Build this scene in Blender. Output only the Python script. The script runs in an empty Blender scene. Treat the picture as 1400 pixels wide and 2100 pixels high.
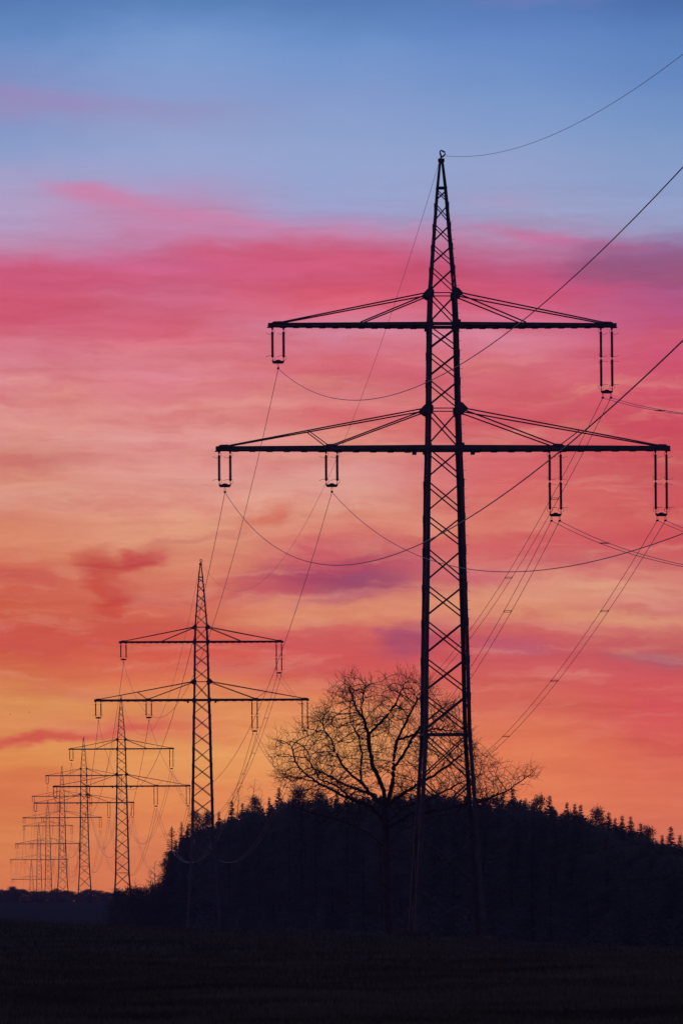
import bpy, bmesh, math, random
import numpy as np
from mathutils import Vector, Matrix, kdtree
random.seed(7); np.random.seed(7)
R = math.radians
SC = bpy.context.scene
COL = SC.collection

# ------------------------------------------------------------------ camera
F, U0, V0, ROLL = 9900.0, 700.0, 1835.0, R(0.45)     # focal length and horizon of the 1400 x 2100 photograph
CR, SR = math.cos(ROLL), math.sin(ROLL)
cam = bpy.data.cameras.new("camera"); co = bpy.data.objects.new("camera", cam); COL.objects.link(co)
cam.sensor_fit = 'HORIZONTAL'; cam.sensor_width = 36.0
cam.lens = F * 36.0 / 1400.0
cam.shift_y = (V0 - 1050.0) / 1400.0
cam.shift_x = 0.0
cam.clip_start = 1.0; cam.clip_end = 30000.0
co.matrix_world = Matrix.Rotation(R(90), 4, 'X') @ Matrix.Rotation(-ROLL, 4, 'Z')
SC.camera = co

def W(u, v, d):
    """point at distance d that the photograph shows at pixel u, v"""
    U = u - U0; V = V0 - v
    a = U * CR + V * SR; b = -U * SR + V * CR
    return Vector((a * d / F, d, b * d / F))

# ------------------------------------------------------------------ world
SC.view_settings.view_transform = 'Standard'; SC.view_settings.look = 'None'
SC.view_settings.exposure = 0.0; SC.view_settings.gamma = 1.0
wd = bpy.data.worlds.new("World"); SC.world = wd; wd.use_nodes = True
nt = wd.node_tree; N = nt.nodes; L = nt.links
for n in list(N): N.remove(n)

def lin(c):
    return tuple(((x/255)/12.92 if x/255 <= .04045 else ((x/255+.055)/1.055)**2.4) for x in c) + (1.0,)

def plug(sock, v):
    if isinstance(v, bpy.types.NodeSocket): L.new(v, sock)
    else: sock.default_value = v
def M(op, a, b=0.0, c=0.0, clamp=False):
    n = N.new('ShaderNodeMath'); n.operation = op; n.use_clamp = clamp
    plug(n.inputs[0], a); plug(n.inputs[1], b); plug(n.inputs[2], c); return n.outputs[0]
def SM(x, lo, hi, a=0.0, b=1.0):
    n = N.new('ShaderNodeMapRange'); n.interpolation_type = 'SMOOTHSTEP'
    plug(n.inputs[0], x); n.inputs[1].default_value = lo; n.inputs[2].default_value = hi
    n.inputs[3].default_value = a; n.inputs[4].default_value = b; return n.outputs[0]
def MIX(f, a, b, mode='MIX'):
    n = N.new('ShaderNodeMix'); n.data_type = 'RGBA'; n.blend_type = mode
    plug(n.inputs[0], f); plug(n.inputs[6], a); plug(n.inputs[7], b); return n.outputs[2]
def NOISE(vec, scale=1.0, detail=4.0, rough=.55):
    n = N.new('ShaderNodeTexNoise'); n.noise_dimensions = '3D'
    L.new(vec, n.inputs['Vector']); n.inputs['Scale'].default_value = scale
    n.inputs['Detail'].default_value = detail; n.inputs['Roughness'].default_value = rough
    return n.outputs['Fac']
def XYZ(x, y, z=0.0):
    n = N.new('ShaderNodeCombineXYZ'); plug(n.inputs[0], x); plug(n.inputs[1], y); plug(n.inputs[2], z); return n.outputs[0]

tc = N.new('ShaderNodeTexCoord'); sp = N.new('ShaderNodeSeparateXYZ'); L.new(tc.outputs['Generated'], sp.inputs[0])
dx, dy, dz = sp.outputs
az = M('ARCTAN2', dx, dy)                    # 0 = looking along the line of pylons, in radians
el = M('ARCSINE', dz)
azp = M('MULTIPLY', az, F); elp = M('MULTIPLY', el, F)   # small angles, in units of 1/9900 radian
su = M('ADD', U0, M('SUBTRACT', azp, M('MULTIPLY', elp, SR)))
sv = M('SUBTRACT', V0, M('ADD', elp, M('MULTIPLY', azp, SR)))
# cloud drift: wind-drawn, nearly level, so the warps are long in azimuth and short in elevation
w1 = M('SUBTRACT', NOISE(XYZ(M('DIVIDE', su, 420), M('DIVIDE', sv, 120), 3.1), 1, 5), .5)
w2 = M('SUBTRACT', NOISE(XYZ(M('DIVIDE', su, 260), M('DIVIDE', sv, 150), 9.7), 1, 4), .5)
w3 = M('SUBTRACT', NOISE(XYZ(M('DIVIDE', su, 90), M('DIVIDE', sv, 40), 5.3), 1, 4), .5)
w4 = M('SUBTRACT', NOISE(XYZ(M('DIVIDE', su, 44), M('DIVIDE', sv, 15), 2.2), 1, 6, .62), .5)
wu = M('ADD', su, M('ADD', M('MULTIPLY', w2, 170), M('MULTIPLY', w3, 110)))
wv = M('ADD', M('ADD', sv, M('MULTIPLY', w4, 13)), M('ADD', M('MULTIPLY', w1, 70), M('ADD', M('MULTIPLY', w3, 32), M('MULTIPLY', w2, 25))))
tt = M('DIVIDE', wv, 1900.0)

COLS = [
 [(0,(66,112,180)),(100,(92,135,198)),(200,(125,140,198)),(235,(138,140,195)),(285,(125,150,205)),(350,(150,155,205)),(420,(170,155,202)),(480,(178,150,195)),(525,(192,135,175)),(565,(200,100,145)),(610,(208,88,122)),(660,(205,90,118)),(705,(213,115,138)),(760,(217,132,148)),(820,(219,138,143)),(880,(222,150,145)),(925,(212,140,130)),(970,(213,138,120)),(1025,(223,157,138)),(1065,(212,130,108)),(1125,(216,128,100)),(1175,(206,100,80)),(1250,(204,92,71)),(1330,(204,88,67)),(1375,(210,112,75)),(1430,(215,142,85)),(1480,(214,138,86)),(1560,(216,138,80)),(1620,(208,116,75)),(1690,(212,128,75)),(1760,(218,130,75)),(1850,(212,120,76))],
 [(0,(72,122,188)),(100,(106,147,208)),(200,(128,152,208)),(240,(138,147,200)),(320,(142,160,210)),(380,(160,155,205)),(430,(188,135,182)),(475,(195,130,175)),(520,(196,120,165)),(560,(204,95,138)),(620,(208,105,140)),(685,(214,100,125)),(740,(221,130,145)),(800,(218,125,135)),(850,(224,145,145)),(920,(225,150,148)),(985,(222,148,142)),(1050,(225,155,134)),(1120,(222,150,120)),(1185,(216,125,102)),(1250,(212,105,85)),(1330,(211,88,75)),(1390,(217,110,80)),(1440,(220,140,88)),(1490,(212,112,85)),(1540,(223,153,95)),(1600,(221,145,90)),(1700,(219,132,83)),(1850,(214,122,80))],
 [(0,(70,118,184)),(100,(97,141,205)),(200,(120,150,208)),(300,(134,158,210)),(400,(144,160,210)),(445,(160,150,200)),(485,(190,130,175)),(525,(200,92,132)),(570,(206,86,120)),(625,(219,96,122)),(685,(211,130,158)),(740,(215,108,128)),(785,(212,108,122)),(825,(217,125,130)),(860,(216,108,115)),(920,(221,140,130)),(980,(221,150,148)),(1045,(225,160,140)),(1100,(216,125,112)),(1150,(208,105,108)),(1205,(200,95,108)),(1255,(222,142,112)),(1305,(212,102,96)),(1350,(210,85,88)),(1400,(214,103,88)),(1470,(226,146,95)),(1550,(227,153,98)),(1640,(223,135,92)),(1850,(218,125,88))],
 [(0,(70,116,184)),(100,(87,131,200)),(200,(108,145,205)),(300,(128,155,208)),(400,(147,158,205)),(455,(158,152,197)),(500,(182,130,172)),(545,(190,98,142)),(600,(208,86,126)),(680,(214,118,148)),(740,(215,113,133)),(800,(212,100,115)),(860,(210,92,106)),(920,(212,105,114)),(985,(214,100,105)),(1060,(216,115,106)),(1120,(211,98,102)),(1185,(216,132,120)),(1240,(223,148,118)),(1300,(206,98,100)),(1360,(207,90,94)),(1420,(210,100,90)),(1500,(217,114,88)),(1580,(221,124,88)),(1850,(219,120,90))],
 [(0,(56,102,170)),(100,(76,123,190)),(200,(94,134,198)),(300,(114,148,202)),(400,(134,155,205)),(475,(146,152,198)),(515,(146,118,168)),(560,(148,86,134)),(625,(176,84,134)),(685,(196,82,126)),(745,(208,85,122)),(820,(208,80,106)),(900,(205,76,96)),(980,(205,84,95)),(1060,(208,86,92)),(1130,(206,88,95)),(1185,(215,128,118)),(1240,(211,125,118)),(1295,(206,108,104)),(1350,(196,88,98)),(1400,(209,84,90)),(1480,(211,85,90)),(1560,(211,100,86)),(1640,(215,113,90)),(1850,(218,120,92))],
]
def ramp(stops):
    n = N.new('ShaderNodeValToRGB'); L.new(tt, n.inputs[0]); cr = n.color_ramp; cr.interpolation = 'CARDINAL'
    while len(cr.elements) < len(stops): cr.elements.new(.5)
    for i, (v, c) in enumerate(stops):
        cr.elements[i].position = v / 1900.0
    for i, (v, c) in enumerate(stops): cr.elements[i].color = lin(c)
    return n.outputs[0]
sky = ramp(COLS[0])
for i in range(1, 5):
    sky = MIX(SM(wu, (i-1)*350, i*350), sky, ramp(COLS[i]))

# separate cloud banks: centre azimuth, centre height, half sizes, slope, colour, strength
BANKS = [
 (215,408,150,26,.12,(206,118,165),.75),(470,462,230,22,.14,(206,118,165),.5),(560,540,270,42,.05,(211,90,128),.75),
 (700,560,220,38,.12,(208,88,124),.45),
 (110,580,240,34,.06,(206,86,124),.6),(60,632,200,26,.0,(210,92,125),.4),(1100,492,130,18,.12,(200,100,150),.65),(1240,515,130,14,.1,(178,100,155),.5),
 (60,222,300,26,.02,(150,130,190),.35),(1080,22,170,16,-.05,(105,120,190),.45),(1030,415,120,26,.05,(165,145,195),.4),
 (1330,560,230,44,.02,(146,84,128),.72),(1180,600,170,26,.0,(200,80,125),.4),
 (760,680,330,22,.03,(211,135,162),.4),(350,770,300,16,.02,(224,140,158),.4),(1010,700,130,26,.0,(214,135,160),.4),
 (120,950,170,20,.04,(205,120,118),.55),(330,905,330,30,.0,(226,156,154),.5),(520,1000,330,36,.0,(226,162,150),.5),
 (560,1062,85,26,-.25,(212,108,88),.7),(420,1100,150,9,-.12,(200,115,108),.5),(770,1062,110,22,-.1,(214,120,100),.5),
 (670,1168,240,50,-.16,(172,66,98),1.0),(735,1192,170,40,-.1,(148,70,108),.85),(640,1130,120,16,-.2,(205,90,105),.6),(545,1222,110,20,-.1,(196,84,100),.6),(690,1230,120,14,-.2,(176,85,120),.4),
 (215,1180,62,70,.3,(192,62,60),1.0),(285,1146,85,26,-.22,(196,70,70),1.0),(205,1235,36,52,0,(200,68,58),.85),
 (70,1100,170,26,0,(226,150,118),.5),(350,1190,190,34,0,(222,130,100),.4),
 (130,1310,330,46,0,(206,82,68),.55),(620,1275,200,24,.0,(227,152,114),.55),(700,1318,170,30,.02,(208,92,96),.5),
 (840,1315,95,38,-.2,(164,76,116),.8),(1070,1325,120,20,.05,(180,88,120),.55),(1350,1350,110,13,.03,(160,88,112),.75),
 (1250,1205,210,22,.05,(226,162,134),.75),(1090,1210,110,18,0,(226,155,130),.5),(1320,1262,150,16,.04,(226,158,122),.6),(1150,1262,240,18,.05,(222,150,112),.5),
 (1200,1160,180,14,.0,(190,85,110),.4),(960,1180,90,22,0,(196,84,110),.55),(1330,1100,150,22,0,(206,84,90),.4),(1250,935,220,40,0,(207,82,90),.4),
 (900,1085,170,22,-.03,(222,135,115),.5),
 (60,1518,330,17,-.11,(203,80,72),.9),(300,1490,160,13,-.05,(208,95,82),.5),(30,1595,300,16,0,(206,105,72),.35),
 (500,1480,200,50,0,(229,155,95),.6),(420,1400,160,20,0,(226,140,92),.35),
 (1150,1440,330,26,0,(208,92,88),.3),(1020,1490,170,26,.0,(224,130,92),.4),(1380,1440,120,50,0,(208,80,90),.35),
]
for cx, cy, rx, ry, sl, c, st in BANKS:
    X = M('DIVIDE', M('SUBTRACT', wu, cx), rx)
    Y = M('DIVIDE', M('SUBTRACT', M('SUBTRACT', wv, cy), M('MULTIPLY', M('SUBTRACT', wu, cx), sl)), ry)
    d = M('SQRT', M('ADD', M('MULTIPLY', X, X), M('MULTIPLY', Y, Y)))
    sky = MIX(SM(d, .15, 1.25, st, 0.0), sky, lin(c))
# fine drawn-out wisps
f1 = NOISE(XYZ(M('DIVIDE', wu, 520), M('DIVIDE', wv, 34), 1.0), 1, 5, .6)
f2 = NOISE(XYZ(M('DIVIDE', su, 160), M('DIVIDE', sv, 26), 7.0), 1, 5, .6)
f3 = NOISE(XYZ(M('DIVIDE', M('ADD', su, M('MULTIPLY', w3, 200)), 230), M('DIVIDE', M('ADD', wv, M('MULTIPLY', su, .03)), 36), 4.0), 1, 6, .6)
f4 = NOISE(XYZ(M('DIVIDE', M('ADD', su, M('MULTIPLY', w2, 300)), 210), M('DIVIDE', M('ADD', wv, M('MULTIPLY', su, -.05)), 58), 8.0), 1, 5, .6)
rg = SM(f4, .44, .70)                                          # ragged pale and rosy flecks between the banks
band = M('MULTIPLY', SM(sv, 480, 640), SM(sv, 1720, 1300))
sky = MIX(M('MULTIPLY', M('MULTIPLY', rg, band), .34), sky, lin((200, 84, 96)))
sky = MIX(M('MULTIPLY', M('MULTIPLY', SM(f3, .46, .74), M('MULTIPLY', band, SM(sv, 640, 820))), .38), sky, lin((228, 156, 136)))
amt = M('MULTIPLY', SM(sv, 300, 560), 1.0)
k = M('ADD', 1.0, M('MULTIPLY', M('MULTIPLY', M('SUBTRACT', M('ADD', f1, M('MULTIPLY', f2, .6)), .8), amt), .6))
km = XYZ(M('ADD', 1.0, M('MULTIPLY', M('SUBTRACT', k, 1.0), .45)), k, k)
sky = MIX(1.0, sky, km, 'MULTIPLY')
hs = N.new('ShaderNodeHueSaturation'); hs.inputs['Saturation'].default_value = 1.0; hs.inputs['Value'].default_value = .965; L.new(sky, hs.inputs['Color']); sky = hs.outputs[0]
pale = N.new('ShaderNodeHueSaturation'); pale.inputs['Saturation'].default_value = .94; pale.inputs['Value'].default_value = 1.02; L.new(sky, pale.inputs['Color'])
sky = MIX(SM(sv, 560, 420), sky, pale.outputs[0])
glow = XYZ(SM(el, 0, R(3.2), 1.30, 1.02), SM(el, 0, R(3.2), 1.16, 1.01), SM(el, 0, R(3.2), .80, .98))   # the air near the horizon glows
sky = MIX(1.0, sky, glow, 'MULTIPLY')
# higher up the dome and round behind the camera the dusk deepens
zen = lin((52, 74, 138)); back = lin((128, 104, 152))
ael = M('ABSOLUTE', el); aaz = M('ABSOLUTE', az)
high = MIX(SM(el, R(9.5), R(16)), sky, lin((62, 106, 176)))
high = MIX(SM(el, R(14), R(65)), high, zen)
high = MIX(SM(aaz, R(18), R(110)), high, MIX(SM(el, R(4), R(60)), back, zen))
low = MIX(SM(el, R(-2.0), R(-.4)), lin((20, 18, 30)), high)
# physical twilight sky underneath, very weak
ns = N.new('ShaderNodeTexSky'); ns.sky_type = 'NISHITA'; ns.sun_disc = False
SUN_AZ, SUN_EL = R(-7.0), R(0.6)
ns.sun_elevation = SUN_EL; ns.sun_rotation = SUN_AZ
bg1 = N.new('ShaderNodeBackground'); bg2 = N.new('ShaderNodeBackground'); ad = N.new('ShaderNodeAddShader'); ow = N.new('ShaderNodeOutputWorld')
L.new(low, bg1.inputs[0]); bg1.inputs[1].default_value = 1.0
L.new(ns.outputs[0], bg2.inputs[0]); bg2.inputs[1].default_value = 0.002
L.new(bg1.outputs[0], ad.inputs[0]); L.new(bg2.outputs[0], ad.inputs[1]); L.new(ad.outputs[0], ow.inputs[0])

# ------------------------------------------------------------------ sun (at the horizon, behind the pylons)
sl = bpy.data.lights.new("sun", 'SUN'); so = bpy.data.objects.new("sun", sl); COL.objects.link(so)
sl.energy = 0.012; sl.angle = R(2.0); sl.color = (1.0, .55, .3)
sd = Vector((math.sin(SUN_AZ)*math.cos(SUN_EL), math.cos(SUN_AZ)*math.cos(SUN_EL), math.sin(SUN_EL)))
so.rotation_euler = sd.to_track_quat('Z', 'Y').to_euler()

# ------------------------------------------------------------------ helpers
def material(name, c1, c2, scale=4.0, rough=.8, metal=0.0, bump=0.0, stretch=(1, 1, 1), spec=.3):
    m = bpy.data.materials.new(name); m.use_nodes = True
    t = m.node_tree; n = t.nodes; b = n['Principled BSDF']
    tx = n.new('ShaderNodeTexCoord'); mp = n.new('ShaderNodeMapping'); mp.inputs['Scale'].default_value = stretch
    no = n.new('ShaderNodeTexNoise'); no.inputs['Scale'].default_value = scale; no.inputs['Detail'].default_value = 6
    r = n.new('ShaderNodeValToRGB'); r.color_ramp.elements[0].position = .35; r.color_ramp.elements[1].position = .68
    r.color_ramp.elements[0].color = (*c1, 1); r.color_ramp.elements[1].color = (*c2, 1)
    t.links.new(tx.outputs['Object'], mp.inputs[0]); t.links.new(mp.outputs[0], no.inputs['Vector'])
    t.links.new(no.outputs['Fac'], r.inputs[0]); t.links.new(r.outputs[0], b.inputs['Base Color'])
    b.inputs['Roughness'].default_value = rough; b.inputs['Metallic'].default_value = metal
    b.inputs['Specular IOR Level'].default_value = spec
    if bump:
        bp = n.new('ShaderNodeBump'); bp.inputs['Strength'].default_value = bump; bp.inputs['Distance'].default_value = .05
        t.links.new(no.outputs['Fac'], bp.inputs['Height']); t.links.new(bp.outputs[0], b.inputs['Normal'])
    return m
STEEL = material('galvanised_steel', (.022, .022, .025), (.042, .042, .048), 1.5, .7, 0.0)
CERAM = material('brown_ceramic', (.03, .015, .012), (.05, .025, .02), 3, .35)
ALU = material('weathered_aluminium', (.13, .13, .14), (.2, .2, .22), 2, .5, .5)
CONC = material('concrete', (.07, .068, .06), (.13, .125, .11), 2, .9)
BARK = material('bark', (.018, .012, .010), (.045, .030, .024), 5, .9, bump=.4, stretch=(1, 1, .3))
BIRCH = material('pale_bark', (.07, .05, .045), (.16, .13, .12), 4, .9)
SPRUCE = material('spruce_needles', (.05, .06, .05), (.10, .115, .085), .35, .8, spec=.15)
PINE = material('pine_needles', (.05, .062, .048), (.105, .118, .085), .4, .8, spec=.15)
LARCH = material('larch_twigs', (.06, .035, .02), (.13, .08, .045), .8, .9, spec=.1)
BUSH = material('bush_twigs', (.035, .035, .028), (.075, .06, .045), .5, .9, spec=.1)
GRASS = material('grass_blades', (.04, .042, .024), (.10, .09, .055), .25, .9, spec=0.0)
FIELD = material('field_soil', (.02, .024, .016), (.048, .046, .032), .5, 1.0, bump=.6, spec=0.0)
FEATHER = material('dark_feathers', (.02, .02, .022), (.04, .04, .04), 20, .8)

def mesh_obj(name, verts, faces, mat, parent=None, smooth=False):
    me = bpy.data.meshes.new(name); me.from_pydata([tuple(v) for v in verts], [], faces); me.materials.append(mat)
    if smooth: me.polygons.foreach_set('use_smooth', [True]*len(me.polygons))
    me.update(); o = bpy.data.objects.new(name, me); COL.objects.link(o)
    if parent: o.parent = parent
    return o
def np_obj(name, V, T, mat, parent=None):
    """V (n,3), T (m,3) triangles"""
    me = bpy.data.meshes.new(name); V = np.asarray(V, np.float32); T = np.asarray(T, np.int32)
    me.vertices.add(len(V)); me.vertices.foreach_set('co', V.ravel())
    me.loops.add(T.size); me.loops.foreach_set('vertex_index', T.ravel())
    me.polygons.add(len(T)); me.polygons.foreach_set('loop_start', np.arange(0, T.size, 3, dtype=np.int32))
    me.polygons.foreach_set('loop_total', np.full(len(T), 3, np.int32))
    me.materials.append(mat); me.update(); me.validate()
    o = bpy.data.objects.new(name, me); COL.objects.link(o)
    if parent: o.parent = parent
    return o
def empty(name, loc, rz=0.0):
    o = bpy.data.objects.new(name, None); COL.objects.link(o); o.location = loc; o.rotation_euler = (0, 0, rz)
    o.empty_display_size = .5; return o
def tag(o, label=None, cat=None, group=None, kind=None):
    if label: o['label'] = label
    if cat: o['category'] = cat
    if group: o['group'] = group
    if kind: o['kind'] = kind
    return o
def copy_tree(o, parent=None, skip=()):
    c = o.copy(); COL.objects.link(c)
    if parent: c.parent = parent
    for ch in o.children:
        if not ch.name.startswith(skip or ('#',)): copy_tree(ch, c, skip)
    return c

class MB:
    """collects bars, plates, tubes and lathes for one mesh"""
    def __init__(s): s.v = []; s.f = []
    def frame(s, a, b, up=Vector((0, 0, 1))):
        d = (b - a).normalized()
        if abs(d.dot(up)) > .98: up = Vector((0, 1, 0))
        x = d.cross(up).normalized(); y = x.cross(d).normalized(); return d, x, y
    def bar(s, a, b, w, h=None, up=Vector((0, 0, 1))):
        a = Vector(a); b = Vector(b); h = h or w; d, x, y = s.frame(a, b, up); n = len(s.v)
        for p in (a, b):
            for i, j in ((-1, -1), (1, -1), (1, 1), (-1, 1)): s.v.append(p + x*(i*w/2) + y*(j*h/2))
        s.f += [(n, n+3, n+2, n+1), (n+4, n+5, n+6, n+7)] + [(n+i, n+(i+1) % 4, n+4+(i+1) % 4, n+4+i) for i in range(4)]
    def angle(s, a, b, w, sx, sy, t=.022):
        """L section with its heel at the outer corner (sx, sy)"""
        a = Vector(a); b = Vector(b); n = len(s.v)
        pr = [(0, 0), (-sx*w, 0), (-sx*w, -sy*t), (-sx*t, -sy*t), (-sx*t, -sy*w), (0, -sy*w)]
        for p in (a, b):
            for i, j in pr: s.v.append(p + Vector((i, j, 0)))
        for i in range(6): s.f.append((n+i, n+(i+1) % 6, n+6+(i+1) % 6, n+6+i))
        s.f += [tuple(n+i for i in range(6)), tuple(n+6+i for i in range(6))]
    def tube(s, pts, r, k=6, cap=True):
        n0 = len(s.v); m = len(pts)
        for i, p in enumerate(pts):
            p = Vector(p); q = Vector(pts[min(i+1, m-1)]) - Vector(pts[max(i-1, 0)])
            d, x, y = s.frame(Vector((0, 0, 0)), q)
            rr = r[i] if isinstance(r, (list, tuple)) else r
            for j in range(k):
                a = 2*math.pi*j/k; s.v.append(p + x*(math.cos(a)*rr) + y*(math.sin(a)*rr))
        for i in range(m-1):
            for j in range(k):
                s.f.append((n0+i*k+j, n0+i*k+(j+1) % k, n0+(i+1)*k+(j+1) % k, n0+(i+1)*k+j))
        if cap: s.f += [tuple(n0+j for j in range(k))[::-1], tuple(n0+(m-1)*k+j for j in range(k))]
    def lathe(s, c, prof, k=10):
        """profile of (radius, z) about a vertical axis through c"""
        n0 = len(s.v)
        for r, z in prof:
            for j in range(k):
                a = 2*math.pi*j/k; s.v.append(Vector(c) + Vector((math.cos(a)*r, math.sin(a)*r, z)))
        for i in range(len(prof)-1):
            for j in range(k):
                s.f.append((n0+i*k+j, n0+i*k+(j+1) % k, n0+(i+1)*k+(j+1) % k, n0+(i+1)*k+j))
    def prism(s, poly, y0, y1):
        """outline in x, z extruded along y"""
        n = len(s.v); k = len(poly)
        for y in (y0, y1):
            for x, z in poly: s.v.append(Vector((x, y, z)))
        s.f += [tuple(range(n, n+k)), tuple(range(n+2*k-1, n+k-1, -1))]
        s.f += [(n+i, n+k+i, n+k+(i+1) % k, n+(i+1) % k) for i in range(k)]
    def build(s, name, mat, parent=None, smooth=False):
        return mesh_obj(name, s.v, s.f, mat, parent, smooth)

# ------------------------------------------------------------------ pylon positions
YAW = R(4.2); LA = 33.5                                       # heading of the line, height of the lower crossarm
RAT = [1, 2.12, 3.30, 4.52, 5.75, 6.9, 7.86, 8.72]
PU = [909, 413.5, 249.5, 172.3, 127.6, 98.5, 80, 65]
PV = [920, 1436, 1613, 1647, 1677.4, 1731, 1763.5, 1833]
PC = [W(u, v, 330*r) for r, u, v in zip(RAT, PU, PV)]         # centre of each lower crossarm
PB = [p - Vector((0, 0, LA)) for p in PC]
PREV = Vector((33.49, -54.57, 28.44))                         # the pylon behind the camera, out of frame

# ------------------------------------------------------------------ ground
def sm(a, b, x):
    t = np.clip((x-a)/(b-a), 0, 1); return t*t*(3-2*t)
GY = [-500, 0, 60, 150, 335, 380, 450] + [p.y for p in PB[1:]] + [3600, 4500, 5200]
GZ = [-1.9, -1.7, -1.74, -2.05, -2.80, -3.9, -5.2] + [p.z for p in PB[1:]] + [-26, -22, -20]
def hnp(x, y):
    x = np.asarray(x, float); y = np.asarray(y, float)
    z = np.interp(y, GY, GZ)
    z = z - .0506*np.clip(x, -70, 70)*sm(60, 330, y)*(1-sm(380, 600, y))
    z = z + .10*np.sin(x*.21+y*.043)*sm(60, 200, y)*(1-sm(300, 800, y)) + .03*np.sin(x*1.1+2.0+y*.09)*(1-sm(300, 800, y))
    z = z - .07*np.clip(x, 0, 60)*sm(380, 520, y)*(1-sm(900, 1300, y))
    uu = 700 + F*x/np.maximum(y, 30)
    df = np.interp(uu, [330, 500, 700, 1000, 1400, 1800], [1000, 935, 850, 760, 660, 600])
    z = z + 8.0*sm(420, 760, uu)*(1-sm(1500, 2600, uu))*sm(6, 75, y-df)*(1-sm(1200, 1700, y))
    return z
def H(x, y): return float(hnp(x, y))
ys = np.concatenate([np.linspace(-120, 60, 16), np.geomspace(63, 335, 90), np.linspace(338, 460, 40), np.geomspace(470, 5200, 110)])
ts = np.concatenate([-np.geomspace(.5, .12, 12), np.linspace(-.11, .11, 71), np.geomspace(.12, .5, 12)])
V = []; 
for y in ys:
    wx = max(abs(y), 120)
    for t in ts: V.append((t*wx, y, 0))
V = np.array(V); V[:, 2] = hnp(V[:, 0], V[:, 1])
nt_ = len(ts); T = []
for i in range(len(ys)-1):
    for j in range(nt_-1):
        a = i*nt_+j; T += [(a, a+1, a+nt_+1), (a, a+nt_+1, a+nt_)]
g = np_obj('ground', V, T, FIELD); tag(g, kind='structure'); g.data.polygons.foreach_set('use_smooth', [True]*len(g.data.polygons))

# ------------------------------------------------------------------ grass on the field
def make_grass():
    n = 120000
    inv = np.random.rand(n); y = 1/((1/58.0)*(1-inv) + (1/345.0)*inv)      # denser near, sparser far
    x = (np.random.rand(n)*2-1)*.078*y
    c = np.stack([x, y, hnp(x, y)-.02], 1)
    # clumped heights
    cl = .5+.5*np.sin(x*1.7+np.sin(y*.6)*2)*np.sin(y*.45+x*.3)
    hh = (.03+.06*np.random.rand(n)**2+.045*cl)*(1+y/200)
    ww = .008+.012*y/100
    ang = np.random.rand(n)*np.pi; lean = (np.random.rand(n, 2)-.5)*.9*hh[:, None]
    dxy = np.stack([np.cos(ang), np.sin(ang), np.zeros(n)], 1)*ww[:, None]
    tip = c.copy(); tip[:, :2] += lean; tip[:, 2] += hh
    # rank weeds that the mower leaves round the pylon feet and the tree
    cs = [Vector((sx*2.45, sy*2.45, 0)) for sx in (-1, 1) for sy in (-1, 1)]
    rot = Matrix.Rotation(YAW, 3, 'Z'); sites = [(PB[0]+rot@q, 1.1, 1400) for q in cs]+[(W(795, 1800, 352.0), 1.3, 1500)]
    for q, rr_, m_ in sites:
        a = np.random.rand(m_)*6.283; r_ = rr_*np.random.rand(m_)**.7; X = q.x+np.cos(a)*r_; Y = q.y+np.sin(a)*r_
        cc = np.stack([X, Y, hnp(X, Y)-.03], 1); h_ = (.15+.5*np.random.rand(m_)**2)
        tt_ = cc.copy(); tt_[:, :2] += (np.random.rand(m_, 2)-.5)*.6*h_[:, None]; tt_[:, 2] += h_
        an = np.random.rand(m_)*np.pi; dd = np.stack([np.cos(an), np.sin(an), np.zeros(m_)], 1)*.02
        c = np.concatenate([c, cc]); tip = np.concatenate([tip, tt_]); dxy = np.concatenate([dxy, dd]); n += m_
    V = np.stack([c-dxy, c+dxy, tip], 1).reshape(-1, 3); T = np.arange(3*n).reshape(-1, 3)
    tag(np_obj('grass', V, T, GRASS), 'short dark meadow grass covering the field in the foreground', 'grass', kind='stuff')
make_grass()

# ------------------------------------------------------------------ pylon
PX = 1/30.0
WT = [(-1010, 150), (-587, 97), (-413, 91), (-247, 83), (-80, 77), (0, 71), (80, 67), (253, 61), (317, 56), (535, 21), (590, 9), (600, 7)]
def wid(zp):                                                   # tower width in metres at height zp (photo px above lower arm)
    return float(np.interp(zp, [a for a, b in WT], [b for a, b in WT]))*PX
def Z(zp): return LA + zp*PX
def corner(zp, sx, sy): w = wid(zp)/2; return Vector((sx*w, sy*w, Z(zp)))
NODES = [585, 535, 505, 463, 420, 374, 320, 253, 200, 143, 83, 2, -65, -135, -202, -277, -350, -427, -503, -583, -680, -790, -900, -1000]

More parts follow.
